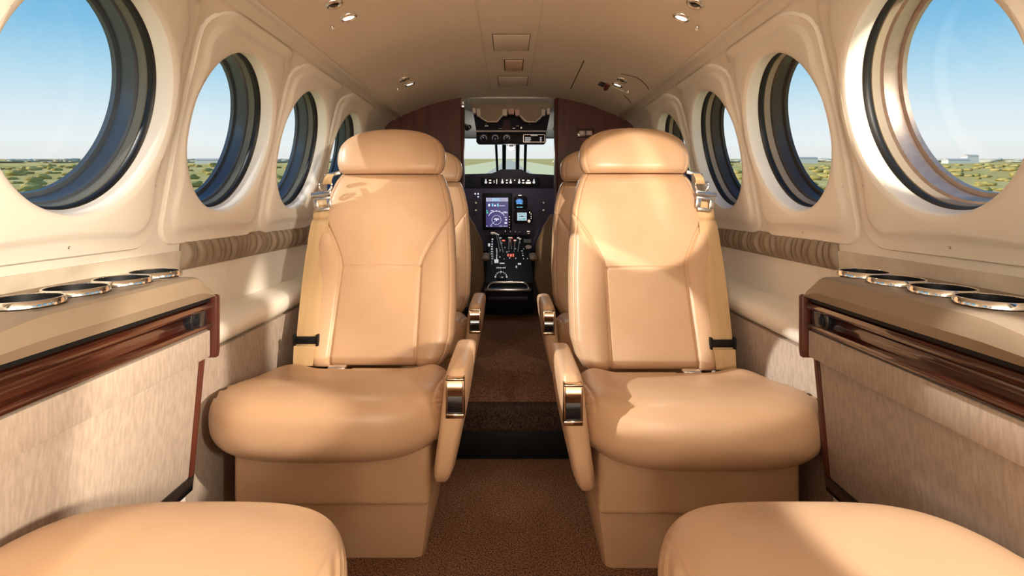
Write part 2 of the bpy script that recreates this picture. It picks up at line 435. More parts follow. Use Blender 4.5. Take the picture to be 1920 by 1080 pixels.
# ------------------------------------------------------------------ seats
HWT = [(0,.205),(.06,.228),(.14,.2405),(.3,.241),(.46,.2375),(.65,.229),(.8,.218),(.9,.203),(.96,.190),(1.,.176)]
BZ0, BZ1, BY0, BY1 = .372, .965, .205, .425
def bw(v): return interp(v, HWT)
def bth(v):
    t = .062-.012*v
    if v < .05: t *= .55+.45*math.sqrt(clamp(v/.05))
    if v > .95: t *= .6+.4*math.sqrt(clamp((1-v)/.05))
    return t
def bspine(v): return BY0+(BY1-BY0)*v+.070, BZ0+(BZ1-BZ0)*v
def seam(v):
    if v < .49: return .127+.006*(.49-v)
    return .127+.105*((v-.49)/.31)**1.35
def bfront(x, v):
    w, t = bw(v), bth(v); ax = abs(x)
    base = t*(1-min(ax/w,1)**4.5)**(1/4.5)
    xs = seam(v); e = 0
    if v < .84:
        if ax < xs: e += .006*(1-(ax/min(xs,w))**2)*sstep(0,.1,v)
        else: e += .017*math.sin(PI*clamp((ax-xs)/max(w-xs,.02)))**.7*sstep(.84,.6,v)
        slope = 1/math.sqrt(1+(.105*1.35/.31/.593*((max(v,.49)-.49)/.31)**.35)**2) if v > .49 else 1
        e -= .0075*math.exp(-((ax-xs)*slope/.0034)**2)
    else: e += .006*(1-(ax/w)**2)
    if ax < xs+.003 and v < .84: e -= .005*math.exp(-((v-.487-.006*(1-(ax/.13)**2))*.63/.0030)**2)
    # outer welt seam running up the sides
    e -= .004*math.exp(-((ax-(w-.016))/.0025)**2)
    return base+e
_cache = {}
def mesh_of(key, build, m, sharp=40):
    if key not in _cache:
        o = obj(key[0], build(), m, None, True, sharp); _cache[key] = o.data; bpy.data.objects.remove(o)
    return _cache[key]
def build_back():
    rings = []; nv = 210
    xsamp = [math.sin(PI/2*(-1+2*i/170)) for i in range(171)]
    xs2 = [math.sin(PI/2*(1-2*i/30)) for i in range(1,30)]
    for i in range(nv+1):
        v = i/nv; yc, zc = bspine(v); w, t = bw(v), bth(v); ring = []
        for q in xsamp: ring.append((q*w, yc-bfront(q*w, v), zc))
        for q in xs2: ring.append((q*w, yc+t*.75*(1-abs(q)**4)**.25, zc))
        rings.append(ring)
    return loft(rings)
def build_headrest():
    rings = []; nz = 60
    for i in range(nz+1):
        v = i/nz; zz = .966+.160*v
        w = .188*(1-max(v-.30,0)**2.7/.70**2.7)**(1/2.3) if v > .30 else .188*(.925+.075*math.sin(PI/2*v/.30))
        if v < .06: w *= .97+.03*(v/.06)
        t = .058*(1-max(v-.2,0)**2.4/.8**2.4)**.5 if v > .2 else .058*(.80+.2*math.sin(PI/2*v/.2))
        if v < .08: t *= .75+.25*math.sqrt(v/.08)
        w = max(w, .02); t = max(t, .006); yc = .470+.030*v; ring = []
        for k in range(120):
            a = 2*PI*k/120; x = w*spow(math.cos(a), .62); y = t*spow(math.sin(a), .75)
            if y < 0:
                g = abs(x)-.90*w; y += .0035*math.exp(-(g/.003)**2)
            ring.append((x, yc+y, zz))
        rings.append(ring)
    return loft(rings)
def build_cushion(hw=.277, y0=-.245, y1=.235, pe=3.6, bow=.022):
    def f():
        rings = []; nu, na = 150, 110; rn = random.Random(5)
        ph = [rn.uniform(0,6.28) for _ in range(8)]
        for i in range(nu+1):
            u = math.sin(PI/2*(-1+2*i/nu)); x = u*hw
            sc = (1-abs(u)**pe)**(1/3.0) if abs(u) < 1 else 0
            sc = max(sc, .03); ring = []
            yc, hy = (y0+y1)/2, (y1-y0)/2
            for k in range(na):
                a = 2*PI*k/na; cy, sz = math.cos(a), math.sin(a)
                yy = spow(cy, .62); zz = spow(sz, .72)
                q = yy*.5+.5        # 0 front, 1 back
                thick = .098-.024*q
                zc = .380-.068*q**1.1 + .004*math.sin(PI*q)
                hump = .030*math.exp(-((abs(u)-.78)/.20)**2)*sstep(.35,.95,q) if sz > 0 else 0
                dip = -.012*(1-u*u)*math.exp(-((q-.6)/.3)**2) if sz > 0 else 0
                end = abs(u)**8
                wr = .0060*math.sin(a*30+ph[0]+3*math.sin(a*5+ph[1]))*math.exp(-((abs(u)-.945)/.045)**2)*(1 if cy < .2 else .3)
                s2 = sc+wr/.09
                y = yc+yy*hy*(.30+.70*sc)*(1+.0)
                if yy < 0: y += bow*abs(u)**3
                gr = .035*math.exp(-((abs(x)-(hw-.032))/.0022)**2); s2 -= gr
                z = zc+zz*thick*s2+(hump+dip)*sc
                ring.append((x, y, z))
            rings.append(ring)
        return loft(rings)
    return f
def build_apron():
    bm = bmesh.new(); box(bm, -.228, .228, -.130, .24, .163, .325, .016, 4)
    return bm
def build_pedestal(s):
    def f():
        bm = bmesh.new(); rings = []
        for z, xi, xo, yf in ((0,.203,-.215,-.062),(.02,.206,-.217,-.068),(.155,.226,-.222,-.100),(.165,.226,-.222,-.100)):
            c = .02; a, b = -.222 if False else xo, xi
            pts = [(a,yf+c),(a+c*.3,yf+c*.3),(a+c,yf),(b-c,yf),(b-c*.3,yf+c*.3),(b,yf+c),(b,.20),(a,.20)]
            rings.append([(s*x, y, z) for x, y in pts])
        return loft(rings, True, True, bm)
    return f
def build_armrest(s):
    def f():
        rings = []
        zs = [.252,.256,.265,.285,.32,.36,.40,.44,.47,.485,.495,.502,.506,.508]
        for z in zs:
            q = (z-.252)/.256
            xc = .262+.036*q+.004*math.sin(PI*q); hx = .0215+.0045*q+.0025*math.sin(PI*q)
            y0 = -.205-.013*q; y1 = .055+.10*q
            top = clamp((z-.470)/.038); sh = 1-(1-math.sqrt(max(0,1-top**2.2)))*.8
            bot = clamp((.285-z)/.033); sh2 = 1-.35*bot**2
            hx *= (.45+.55*sh)*sh2 if top > 0 else sh2
            y0 += .018*top**2+.02*bot**2; y1 -= .13*top**1.5+.03*bot
            ring = []
            for k in range(64):
                a = 2*PI*k/64
                ring.append((s*(xc+hx*spow(math.cos(a), .55)), (y0+y1)/2+(y1-y0)/2*spow(math.sin(a), .22), z))
            rings.append(ring)
        return loft(rings)
    return f
def build_ashtray(s):
    def f():      # chrome frame and lid inset in the sloping front face of the armrest
        bm = bmesh.new(); xc, hw = .2965, .0195
        for x0, x1, z0, z1, y0 in ((-hw,-hw+.0045,.410,.494,-.226),(hw-.0045,hw,.410,.494,-.226),(-hw,hw,.410,.419,-.227),(-hw,hw,.489,.494,-.226)):
            box(bm, s*xc+x0, s*xc+x1, y0, -.20, z0, z1, .0012)
        rings = []
        for i in range(17):      # half-round lid
            t = i/16; z = .456+.034*t; y = -.224-.005*math.sin(PI*t)
            rings.append([(s*xc+x, y, z) for x in (-hw+.004, hw-.004)])
        loft(rings, False, False, bm); return bm
    return f
def build_ash_dark(s):
    def f():
        bm = bmesh.new(); xc = .2965; rings = []
        for i in range(13):
            t = i/12; z = .418+.038*t; y = -.2225-.003*math.sin(PI*t)
            rings.append([(s*xc+x, y, z) for x in (-.0155, .0155)])
        return loft(rings, False, False, bm)
    return f
def strapf(v):      # local centreline x of the shoulder belt (outboard side positive here)
    return interp(v, [(.05,.196),(.2,.203),(.45,.212),(.7,.217),(.86,.222)])
def build_belt(s):
    def f():
        rings = []
        for i in range(90):
            v = .06+.79*i/89; yc, zc = bspine(v); xc = strapf(v); hw = .0325-.006*sstep(.6,.86,v)
            ym = yc-bfront(min(xc, bw(v)*.93), v)-.007; ring = []
            for a, b in ((-1,0),(-.5,-.0012),(0,-.0018),(.5,-.0012),(1,0),(1,.003),(0,.003),(-1,.003)):
                ring.append((-s*(xc+hw*a), ym+b-.003*max(0,-a)+.004*max(0,a), zc))
            rings.append(ring)
        return loft(rings)
    return f
def build_belt_guide(s):     # metal anchor and D-ring at the shoulder, latch plate under it
    def f():
        bm = bmesh.new(); o = -s
        yq = BY0+(BY1-BY0)*.96-.005
        p = lambda x, dy, z: Vector((o*x, yq+dy, z))
        b2 = bmesh.new(); box(b2, -.027,.027,-.004,.004,-.006,.006,.002); merge(bm, b2, Matrix.Translation(p(.185,0,.962)) @ Matrix.Rotation(o*.25,4,'Y'))
        arc = [p(.205+.021*math.cos(a), -.012, .925+.024*math.sin(a)) for a in [PI*.92+i*PI*1.16/18 for i in range(19)]]
        tube(bm, arc, .0036, 8)
        tube(bm, [p(.184,-.012,.932), p(.226,-.012,.932)], .0036, 8)
        # latch plate: cross bar, plate with window
        b2 = bmesh.new()
        for x0,x1,z0,z1 in ((-.034,.034,.010,.022),(-.030,.030,-.006,.003),(-.030,-.014,-.034,-.005),(.014,.030,-.034,-.005),(-.022,.022,-.044,-.033)):
            box(b2, x0,x1,-.0028,.0028,z0,z1,.0015)
        cyl(b2, (-.031,-.006,.012),(.031,-.006,.012),.0055)
        merge(bm, b2, Matrix.Translation(p(.212,-.026,.882)) @ Matrix.Rotation(o*.12,4,'Y'))
        return bm
    return f
def build_belt_loop(s):
    def f():
        bm = bmesh.new(); o = -s; yq = BY0+(BY1-BY0)*.93-.012
        rings = []
        for i in range(14):
            t = i/13; x0 = .186+.010*t; hw = .012+.003*t; z = .962-.034*t; y = yq-.010*math.sin(PI*t)-.008*t
            rings.append([(o*(x0+hw*a), y+b, z) for a, b in ((-1,0),(0,-.0015),(1,0),(1,.002),(-1,.002))])
        loft(rings, True, True, bm)
        return bm
    return f
def build_slot(s):
    def f():
        bm = bmesh.new(); o = -s; yq = bspine(.135)[0]-bfront(.20,.135)-.016
        zz = bspine(.135)[1]
        box(bm, min(o*.163,o*.236), max(o*.163,o*.236), yq, yq+.014, zz-.010, zz+.011, .002)
        for x in (.165,.234): box(bm, o*x-.003, o*x+.003, yq-.002, yq+.014, zz-.016, zz+.018, .001)
        return bm
    return f
def build_tag(s):
    def f():
        bm = bmesh.new(); o = -s; yq = bspine(.10)[0]-bfront(.20,.10)-.016; zz = bspine(.135)[1]-.014
        rings = [[(o*(.168+.004*t+.064*a*(1-.1*t)), yq-.012*t+b, zz-.055*t) for a, b in ((0,0),(1,0),(1,.003),(0,.003))] for t in (0,.3,.6,1)]
        return loft(rings, True, True, bm)
    return f
def build_buckle(s):
    def f():
        bm = bmesh.new(); xb = -s*.085
        box(bm, xb-.025, xb+.025, .150, .176, .381, .396, .004, 3)
        box(bm, xb-.012, xb+.020, .1475, .156, .385, .394, .002, 2)
        return bm
    return f
def build_lap(s):
    def f():
        bm = bmesh.new(); a, b = sorted((-s*.045, s*.17)); box(bm, a, b, .158, .176, .378, .3855, .002); return bm
    return f
def cabin_seat(label, loc, s, group=None, back=True, tall=False):
    """s = +1: the aisle is towards local +x"""
    r = thing('cabin_seat', label, 'seat', loc, 0, group)
    zoff = 0
    link('seat_cushion', mesh_of(('seat_cushion',), build_cushion(), 'leather', None), r).location.x = -s*.006
    link('backrest', mesh_of(('backrest',), build_back, 'leather', None), r)
    link('headrest', mesh_of(('headrest',), build_headrest, 'leather', 60), r)
    link('seat_apron', mesh_of(('seat_apron',), build_apron, 'leather'), r)
    link('pedestal', mesh_of(('pedestal',s), build_pedestal(s), 'leather'), r)
    a = link('armrest', mesh_of(('armrest',s), build_armrest(s), 'leather', 70), r)
    link('ashtray', mesh_of(('ashtray',s), build_ashtray(s), 'chrome_warm'), a)
    link('ashtray_face', mesh_of(('ashtray_face',s), build_ash_dark(s), 'black_gloss'), a)
    b = link('shoulder_belt', mesh_of(('shoulder_belt',s), build_belt(s), 'belt', 60), r, label='tan shoulder belt webbing')
    link('belt_guide', mesh_of(('belt_guide',s), build_belt_guide(s), 'steel'), b)
    link('belt_loop', mesh_of(('belt_loop',s), build_belt_loop(s), 'belt'), b)
    link('belt_slot', mesh_of(('belt_slot',s), build_slot(s), 'black'), b)
    link('belt_tag', mesh_of(('belt_tag',s), build_tag(s), 'belt'), b)
    l = link('lap_belt', mesh_of(('lap_belt',s), build_lap(s), 'belt'), r)
    link('belt_buckle', mesh_of(('belt_buckle',s), build_buckle(s), 'steel'), l, label='silver lap belt buckle')
    return r
cabin_seat('tan leather seat facing the camera on the left, in front of the others', (-.412, 1.30, 0), 1)
cabin_seat('tan leather seat facing the camera on the right, with brightly lit headrest', (.428, 1.265, 0), -1)
cabin_seat('tan seat mostly hidden behind the front left seat, by the wooden partition', (-.417, 1.99, 0), 1)
cabin_seat('tan seat mostly hidden behind the front right seat, by the wooden partition', (.433, 1.97, 0), -1)
# the two seats beside the camera, facing forward: only their cushions reach into the picture
def near_cushion():
    return build_cushion(.230, -.33, .30, 6., .05)()
def near_seat(label, loc, s):
    r = thing('near_seat', label, 'seat', loc, PI)
    link('seat_cushion', mesh_of(('near_cushion',), near_cushion, 'leather', None), r)
    bm = bmesh.new(); box(bm, -.205,.205,-.16,.24,.163,.325,.016,4); obj('seat_apron', bm, 'leather', r)
    bm = bmesh.new(); box(bm, -.20,.20,-.10,.20,0,.165,.012,3); obj('pedestal', bm, 'leather', r)
    return r
near_seat('tan seat cushion in the bottom left corner, facing forward', (-.415, .405, .014), 1)
near_seat('tan seat cushion in the bottom right corner, facing forward', (.398, .405, .014), -1)

# pilot seats
def pilot_seat(s, label):
    X = -s*.40
    r = thing('pilot_seat', label, 'seat', (X, 3.22, .16))
    rings = []
    for i in range(31):
        v = i/30; z = .06+.57*v; w = interp(v, [(0,.20),(.3,.245),(.7,.235),(.88,.19),(1,.15)]); t = .05-.01*v
        if v > .93: t *= .75
        rings.append([(w*spow(math.cos(2*PI*k/56),.45), -.06-.05*v+t*spow(math.sin(2*PI*k/56),.6), z) for k in range(56)])
    obj('backrest', loft(rings), 'leather_dk', r)
    bm = bmesh.new(); box(bm, -.22,.22,-.04,.42,.12,.24,.03,4); obj('seat_cushion', bm, 'leather_dk', r)
    bm = bmesh.new(); box(bm, -.15,.15,.0,.36,0,.125,.01); obj('pedestal', bm, 'black', r)
    bm = bmesh.new(); rings = []
    for i in range(13):
        t = i/12; y = -.02-.16*t; h = .018*math.sqrt(max(.04,1-(2*t-1)**6))
        rings.append([(s*.252+.026*math.cos(2*PI*k/20), y, .375+h*math.sin(2*PI*k/20)-.01*t) for k in range(20)])
    obj('armrest', loft(rings), 'leather_dk', r)
    return r
pilot_seat(1, 'brown pilot seat back seen through the doorway, left of the instrument pedestal')
pilot_seat(-1, 'brown pilot seat back seen through the doorway, right of the instrument pedestal')

# ------------------------------------------------------------------ partition
def partition(s, name):
    xs = [(.255, None)]; pts = [(s*.258, .165)]
    pr = [(x, z) for x, z in CEIL if x > .258]; (xx, zz), _ = cpt(.258)
    pts.append((s*.258, zz+.004))
    for x, z in pr[::-1]: pts.append((s*x, z+.004))
    for x, z in WALL[::-3]: pts.append((s*(x+.002), z))
    pts.append((s*.79, .165))
    bm = bmesh.new(); prism(bm, pts, 'y', 2.80, 2.826)
    o = obj(name, bm, 'wood_v', kind='structure')
    # rounded edge post of the doorway
    bm = bmesh.new(); a, b = sorted((s*.250, s*.268)); box(bm, a, b, 2.790, 2.850, .165, zz-.006, .004)
    obj('door_post', bm, 'wood_v', o, kind='structure')
    return o
partition(-1, 'wall_front_left'); partition(1, 'wall_front_right')
# switch plate on the right partition
d = 2.795; x, _, z = P(1098, 249.5, d)
sw = thing('switch_plate', 'dark plate with two pink rocker switches on the right wooden partition', 'switch', (x, 2.80, z))
bm = bmesh.new(); box(bm, -.048,.048,-.010,.001,-.024,.024,.004); obj('plate', bm, 'wood', sw)
for dx in (-.020,.020):
    bm = bmesh.new(); box(bm, dx-.016,dx+.016,-.0135,-.009,-.013,.013,.003); rk = obj('rocker', bm, 'rocker', sw)
    bm = bmesh.new(); box(bm, dx-.006,dx+.006,-.0145,-.013,-.004,.005,.0005); obj('rocker_mark', bm, 'clip', rk)
# latch set on the doorway edge of the left partition
x, _, z = P(866, 192, 2.79)
lt = thing('door_latch', 'small chrome latch at the top of the left doorway post', 'latch', (x+.006, 2.79, z))
bm = bmesh.new(); box(bm, -.010,.008,-.012,.001,-.03,.03,.002); obj('latch_plate', bm, 'steel', lt)
bm = bmesh.new(); cyl(bm, (-.004,-.012,.012),(.012,-.024,.004),.006); cyl(bm, (-.004,-.012,-.012),(.010,-.020,-.018),.005); obj('latch_bolt', bm, 'chrome', lt)

# ------------------------------------------------------------------ cockpit
# headliner sloping down to the windshield, side walls
bm = bmesh.new()
prism(bm, [(2.83,1.447),(3.90,1.362),(3.92,1.362),(3.92,1.40),(2.83,1.50)], 'x', -.72, .72); obj('ceiling_cockpit', bm, 'white_ckp', kind='structure')
for s in (-1, 1):
    bm = bmesh.new(); a, b = sorted((s*.70, s*.73)); box(bm, a, b, 2.83, 4.7, .1, 1.5)
    obj('wall_%s_cockpit' % ('left' if s < 0 else 'right'), bm, 'white_ckp', kind='structure')
bm = bmesh.new(); box(bm, -.72,.72,4.55,4.58,.0,1.06); obj('wall_front', bm, 'black', kind='structure')
# windshield: frame, posts, panes
ws = bpy.data.objects.new('window_front', None); C.objects.link(ws); ws['kind'] = 'structure'
def wsp(px, py):        # point on the raked windshield plane (d 3.9 at the top, 4.5 at the bottom)
    t = (py-258)/(325-258); dd = 3.9+.6*t
    return Vector(P(px, py, dd))
for (xa, ya, xb, yb, r) in ((929,250,933,328,.010),(945.5,250,945,328,.016),(971,250,970,328,.016),(986,250,984,328,.012)):
    bm = bmesh.new(); tube(bm, [wsp(xa,ya), wsp((xa+xb)/2,(ya+yb)/2), wsp(xb,yb)], r, 12); obj('windshield_post', bm, 'black', ws, kind='structure')
bm = bmesh.new(); a = [wsp(780,257), wsp(1130,257), wsp(1140,330), wsp(770,330)]
loft([a, [p+Vector((0,.006,.002)) for p in a]], True, True, bm); obj('windshield_pane', bm, 'glass', ws, kind='structure')
bm = bmesh.new(); tube(bm, [wsp(770,257.5), wsp(1140,257.5)], .010, 8); obj('windshield_frame', bm, 'frame_grey', ws, kind='structure')

# beige hood with two rounded lobes above the overhead panel
d = 2.93
def poly_px(pts, d): return [(X_(x, d), Z_(y, d)) for x, y in pts]
org = Vector((0, d, 1.40))
hd = thing('overhead_hood', 'beige scalloped hood over the black overhead panel in the doorway', 'overhead console', org)
def put(root, org, name, bm, m, parent=None, **kw):
    shift(bm, -org); return obj(name, bm, m, parent or root, **kw)
lobe = [(876,188),(905,184.5),(955,183.5),(1005,184.5),(1042,188),(1036,200),(1033,206),(1024,207),(1013,222),(1005,227),(984,227),(975,218),(966,208),(948,208),(936,222),(932,227),(913,227),(905,222),(893,207),(887,206),(882,198)]
bm = bmesh.new(); prism(bm, poly_px(lobe, d), 'y', d, d+.05, .003); put(hd, org, 'hood_shell', bm, 'beige_hood')
# pale bevelled lips along the cut-outs
for pts in ([(897,216),(905,223),(914,228),(932,228),(937,222),(943,215)], [(975,216),(984,226),(990,228.2),(1004,228.2),(1012,222),(1017,215)]):
    bm = bmesh.new(); tube(bm, [Vector(P(x, y, d-.004)) for x, y in pts], .0048, 8); put(hd, org, 'hood_lip', bm, 'clip')
for x0, x1, y0, y1, m in ((886,892.5,203,213,'clip'),(894,901,204,218,'clip'),(942,951,205,217,'clip'),(953,964,204,214,'clip_pink'),(966,974,205,217,'clip_pink'),(1015,1022.5,205,217,'clip'),(1025,1031,203,214,'clip')):
    bm = bmesh.new(); a, b = X_(x0,d), X_(x1,d); c, e = Z_(y1,d), Z_(y0,d); box(bm, a, b, d-.012, d+.03, c, e, .003); put(hd, org, 'hood_clip', bm, m)
# overhead panel and gauge box
d = 3.10; org = Vector((0, d, 1.28))
op = thing('overhead_console', 'black overhead panel with three round gauges and a placard in the doorway', 'console', org)
bm = bmesh.new(); prism(bm, poly_px([(886,205),(1032,205),(1031,216),(1025,246),(893,246),(888,216)], d), 'y', d, d+.05, .004); put(op, org, 'panel_upper', bm, 'dark_panel')
bm = bmesh.new(); prism(bm, poly_px([(891,244.5),(1026,244.5),(1026,247.5),(891,247.5)], d-.01), 'y', d-.016, d+.01, .002); put(op, org, 'panel_ledge', bm, 'clip')
bm = bmesh.new(); prism(bm, poly_px([(893,248),(1024,248),(1024,266),(1021,269),(897,269),(893,266)], d-.02), 'y', d-.02, d+.05, .004); gb = put(op, org, 'gauge_box', bm, 'black')
for px in (907, 928.5, 950):
    c = Vector(P(px, 259, d-.024)); mt = Matrix.Translation(c) @ Matrix.Rotation(PI/2,4,'X')
    bm = bmesh.new(); lathe(bm, [(.0245,.0),(.0245,.006),(.021,.007),(.020,.003)], mt, 32); g = put(op, org, 'gauge', bm, 'dark_face')
    bm = bmesh.new()
    for k in range(9):
        a = math.radians(200-k*27); r0, r1 = .014, .019
        p0, p1 = c+Vector((math.cos(a)*r0,-.008,math.sin(a)*r0)), c+Vector((math.cos(a)*r1,-.008,math.sin(a)*r1)); cyl(bm, p0, p1, .0011, n=6)
    cyl(bm, c+Vector((0,-.008,0)), c+Vector((.011*math.cos(px),-.008,.011*math.sin(px))), .0012, n=6)
    put(op, org, 'gauge_marks', bm, 'white_mark', g)
def bars(root, org, name, rects, d, m, th=.002, parent=None):
    bm = bmesh.new()
    for x0, y0, x1, y1 in rects: box(bm, X_(x0,d), X_(x1,d), d-th, d, Z_(y1,d), Z_(y0,d))
    return put(root, org, name, bm, m, parent)
pl = bars(op, org, 'placard', [(981,252,1022,253),(981,266,1022,267),(981,252,982,267),(1021,252,1022,267)], d-.0215, 'steel')
rn = random.Random(2); rows = []
for r_ in range(6):
    y = 255.6+r_*1.75
    if r_ == 0: rows.append((995, 253.6, 1008, 254.6)); continue
    x = 984.5
    while x < 994.5: w = rn.uniform(.8,2.2); rows.append((x, y, min(x+w,995.5), y+.95)); x += w+.6
    rows.append((1012.5, y, 1012.5+rn.uniform(2,4), y+.95))
bars(op, org, 'placard_text', rows, d-.0222, 'white_mark', .001, pl)
for q_ in [(909,235.5,916,237),(910.5,232,913,233),(961,240,966,241),(935,241,951,241.6),(953,232,956,233),(968,236,973,236.6),(992,233,995,234),(976,238,979,241)]: bars(op, org, 'panel_switch', [q_], d-.001, 'steel', .001)
bm = bmesh.new(); prism(bm, poly_px([(945,226),(957,226),(957,243),(940,243)], d-.002), 'y', d-.003, d+.001); put(op, org, 'maroon_field', bm, mat('maroon_field', (.045,.006,.016), .6))
# compass hanging on the windshield post
c = Vector(P(958.5, 275, 3.55)); org = c
cp = thing('compass', 'small round white compass hanging below the gauge box', 'compass', c)
bm = bmesh.new(); rings = []
for i in range(15):
    a = PI*i/14; r = .030*math.sin(a)**.8+.0005; rings.append([(r*math.cos(2*PI*k/28), -.026*math.cos(a), r*1.0*math.sin(2*PI*k/28)) for k in range(28)])
loft(rings, True, True, bm); obj('compass_body', bm, 'white_ckp', cp)
bm = bmesh.new(); box(bm, -.016,.016,-.029,-.016,-.006,.014,.003); obj('compass_window', bm, 'black', cp)
for sx in (-.024,.024):
    bm = bmesh.new(); box(bm, sx-.003,sx+.003,-.024,-.012,.003,.010,.001); obj('compass_knob', bm, 'black', cp)
bm = bmesh.new(); cyl(bm, (0,0,.025),(0,.03,.12),.006); obj('compass_stem', bm, 'black', cp)
# eyeball vents beside the overhead panel
for px, py, side in ((877,239,'left'),(1044,242,'right')):
    c = Vector(P(px, py, 3.05)); v = thing('cockpit_vent', 'dark swivel air vent on the white cockpit lining, %s of the overhead panel' % side, 'air vent', c)
    sg = -1 if side == 'left' else 1
    bm = bmesh.new(); lathe(bm, [(.010,-.004),(.017,.0),(.024,.006),(.022,.012)], Matrix.Rotation(PI/2,4,'X') @ Matrix.Rotation(.4*sg,4,'Y') @ Matrix.Diagonal((1.25,.75,1,1)), 24); obj('vent_ring', bm, 'steel', v)
    bm = bmesh.new(); bmesh.ops.create_uvsphere(bm, u_segments=20, v_segments=12, radius=.015); shift(bm, (.004*sg,-.004,-.006)); obj('vent_ball', bm, 'black_gloss', v)
    bm = bmesh.new(); cyl(bm, (0,.0,.002),(sg*.03,.06,.03),.010); obj('vent_neck', bm, 'white_ckp', v)

# glareshield and instrument panel
d = 3.80; org = Vector((0, 3.9, 1.0))
ip = thing('instrument_panel', 'dark purple instrument panel with lit screens below the windshield', 'instrument panel', org)
hump = [(800,352),(800,333),(870,326.5),(922,325),(930,322),(939,317.5),(978,317.5),(987,323),(994,325.5),(1058,329),(1120,336),(1120,352)]
bm = bmesh.new(); prism(bm, poly_px(hump, d), 'y', d, d+.60, .004); put(ip, org, 'glareshield', bm, 'dark_panel')
bm = bmesh.new(); prism(bm, poly_px([(790,345),(1130,345),(1130,470),(790,470)], d+.01), 'y', d+.01, d+.08, .002); put(ip, org, 'panel_face', bm, 'dark_face')
bm = bmesh.new(); prism(bm, poly_px([(903,333),(1011,333),(1011,348),(903,348)], d-.012), 'y', d-.012, d+.01, .003); put(ip, org, 'control_strip', bm, 'black')
for px in (911, 942, 957.5, 973.5, 1001):      # switch knobs on the strip
    bm = bmesh.new(); cc = Vector(P(px, 342, d-.014)); cyl(bm, cc, cc+Vector((0,-.012,0)), .010, .008, 14); cyl(bm, cc+Vector((0,-.006,.002)), cc+Vector((0,-.010,.024)), .006, .004, 10)
    put(ip, org, 'strip_knob', bm, 'white_mark')
for q_ in [(917,337,921,339),(917,342,921,344),(931,336,932,345),(926,338,927,343),(949,337,952,338.5),(949,342,952,344),(964,337,966,338.5),(979,337,983,339),(979,342,983,344),(986,341,995,344.5),(988,337.5,993,339)]: bars(ip, org, 'strip_switch', [q_], d-.0125, 'steel', .002)
# main display
d = 3.795; dd = d
bm = bmesh.new(); prism(bm, poly_px([(905,362),(960,362),(960,431),(905,431)], d), 'y', d, d+.03, .005); put(ip, org, 'display_bezel', bm, 'black')
sc = bars(ip, org, 'display_screen', [(911,370,953,426)], d-.0005, 'scr_navy', .001)
rn = random.Random(11); W_, Cn = [], []
def digits(lst, x0, x1, y0, y1, rows=2):
    h = (y1-y0)/rows
    for r_ in range(rows):
        x = x0
        while x < x1:
            w = rn.uniform(.6,1.8); lst.append((x, y0+r_*h+.1*h, min(x+w,x1), y0+r_*h+.75*h)); x += w+rn.uniform(.4,.9)
digits(W_, 911.5, 952.5, 371, 378, 4); digits(Cn, 923, 938, 371.5, 377.5, 3)
for x in (915.5,): W_.append((x,382,x+3.2,387))
Cn += [(922,381.5,925,387.2),(932,381.5,935,387.2)]; W_ += [(926.5,384,930,387)]
digits(W_, 936.5, 947, 385, 387, 1)
digits(W_, 911.2, 914.5, 423.3, 424.8, 1); digits(W_, 919.5, 923, 423.3, 424.8, 1); digits(W_, 936, 942, 423.3, 424.8, 1); digits(W_, 944.5, 950, 423.3, 424.8, 1)
digits(W_, 920, 925, 394, 396.5, 1); digits(W_, 943.5, 951.5, 396.5, 400, 2); W_ += [(946,407,950,408.2),(947.5,410.5,950.5,413.5),(946,416.5,950.5,419.5)]
# aircraft symbol
W_ += [(926,410.5,936,412),(927.5,409.2,929.5,410.6),(932.5,409.2,934.5,410.6),(930.2,409.5,931.8,414.5)]
bm = bmesh.new(); c0 = (930.8, 412.3)
for x0,y0,x1,y1 in W_: box(bm, X_(x0,d), X_(x1,d), d-.0025, d-.0015, Z_(y1,d), Z_(y0,d))
def arc(r, a0, a1, w, n=40): tube(bm, [Vector(P(c0[0]+r*math.cos(math.radians(a0+(a1-a0)*i/n)), c0[1]-r*math.sin(math.radians(a0+(a1-a0)*i/n)), d-.002)) for i in range(n+1)], w, 6)
arc(16.5, 28, 153, .0022); arc(8.6, 0, 360, .0012)
tube(bm, [Vector(P(929,414,d-.002)), Vector(P(919,423,d-.002))], .0012, 6)
for a in (50,70,90,110,130): 
    ca, sa = math.cos(math.radians(a)), math.sin(math.radians(a)); tube(bm, [Vector(P(c0[0]+15*ca,c0[1]-15*sa,d-.002)), Vector(P(c0[0]+18.5*ca,c0[1]-18.5*sa,d-.002))], .0016, 6)
put(ip, org, 'screen_marks', bm, 'scr_white', sc)
bars(ip, org, 'screen_cyan_digits', Cn, d-.0025, 'scr_cyan', .001, sc)
bars(ip, org, 'screen_green_digits', [(911.3,393.5,914,396),(912,396.5,915.8,398.5),(911.5,399,916,400.5)], d-.0025, 'scr_green', .001, sc)
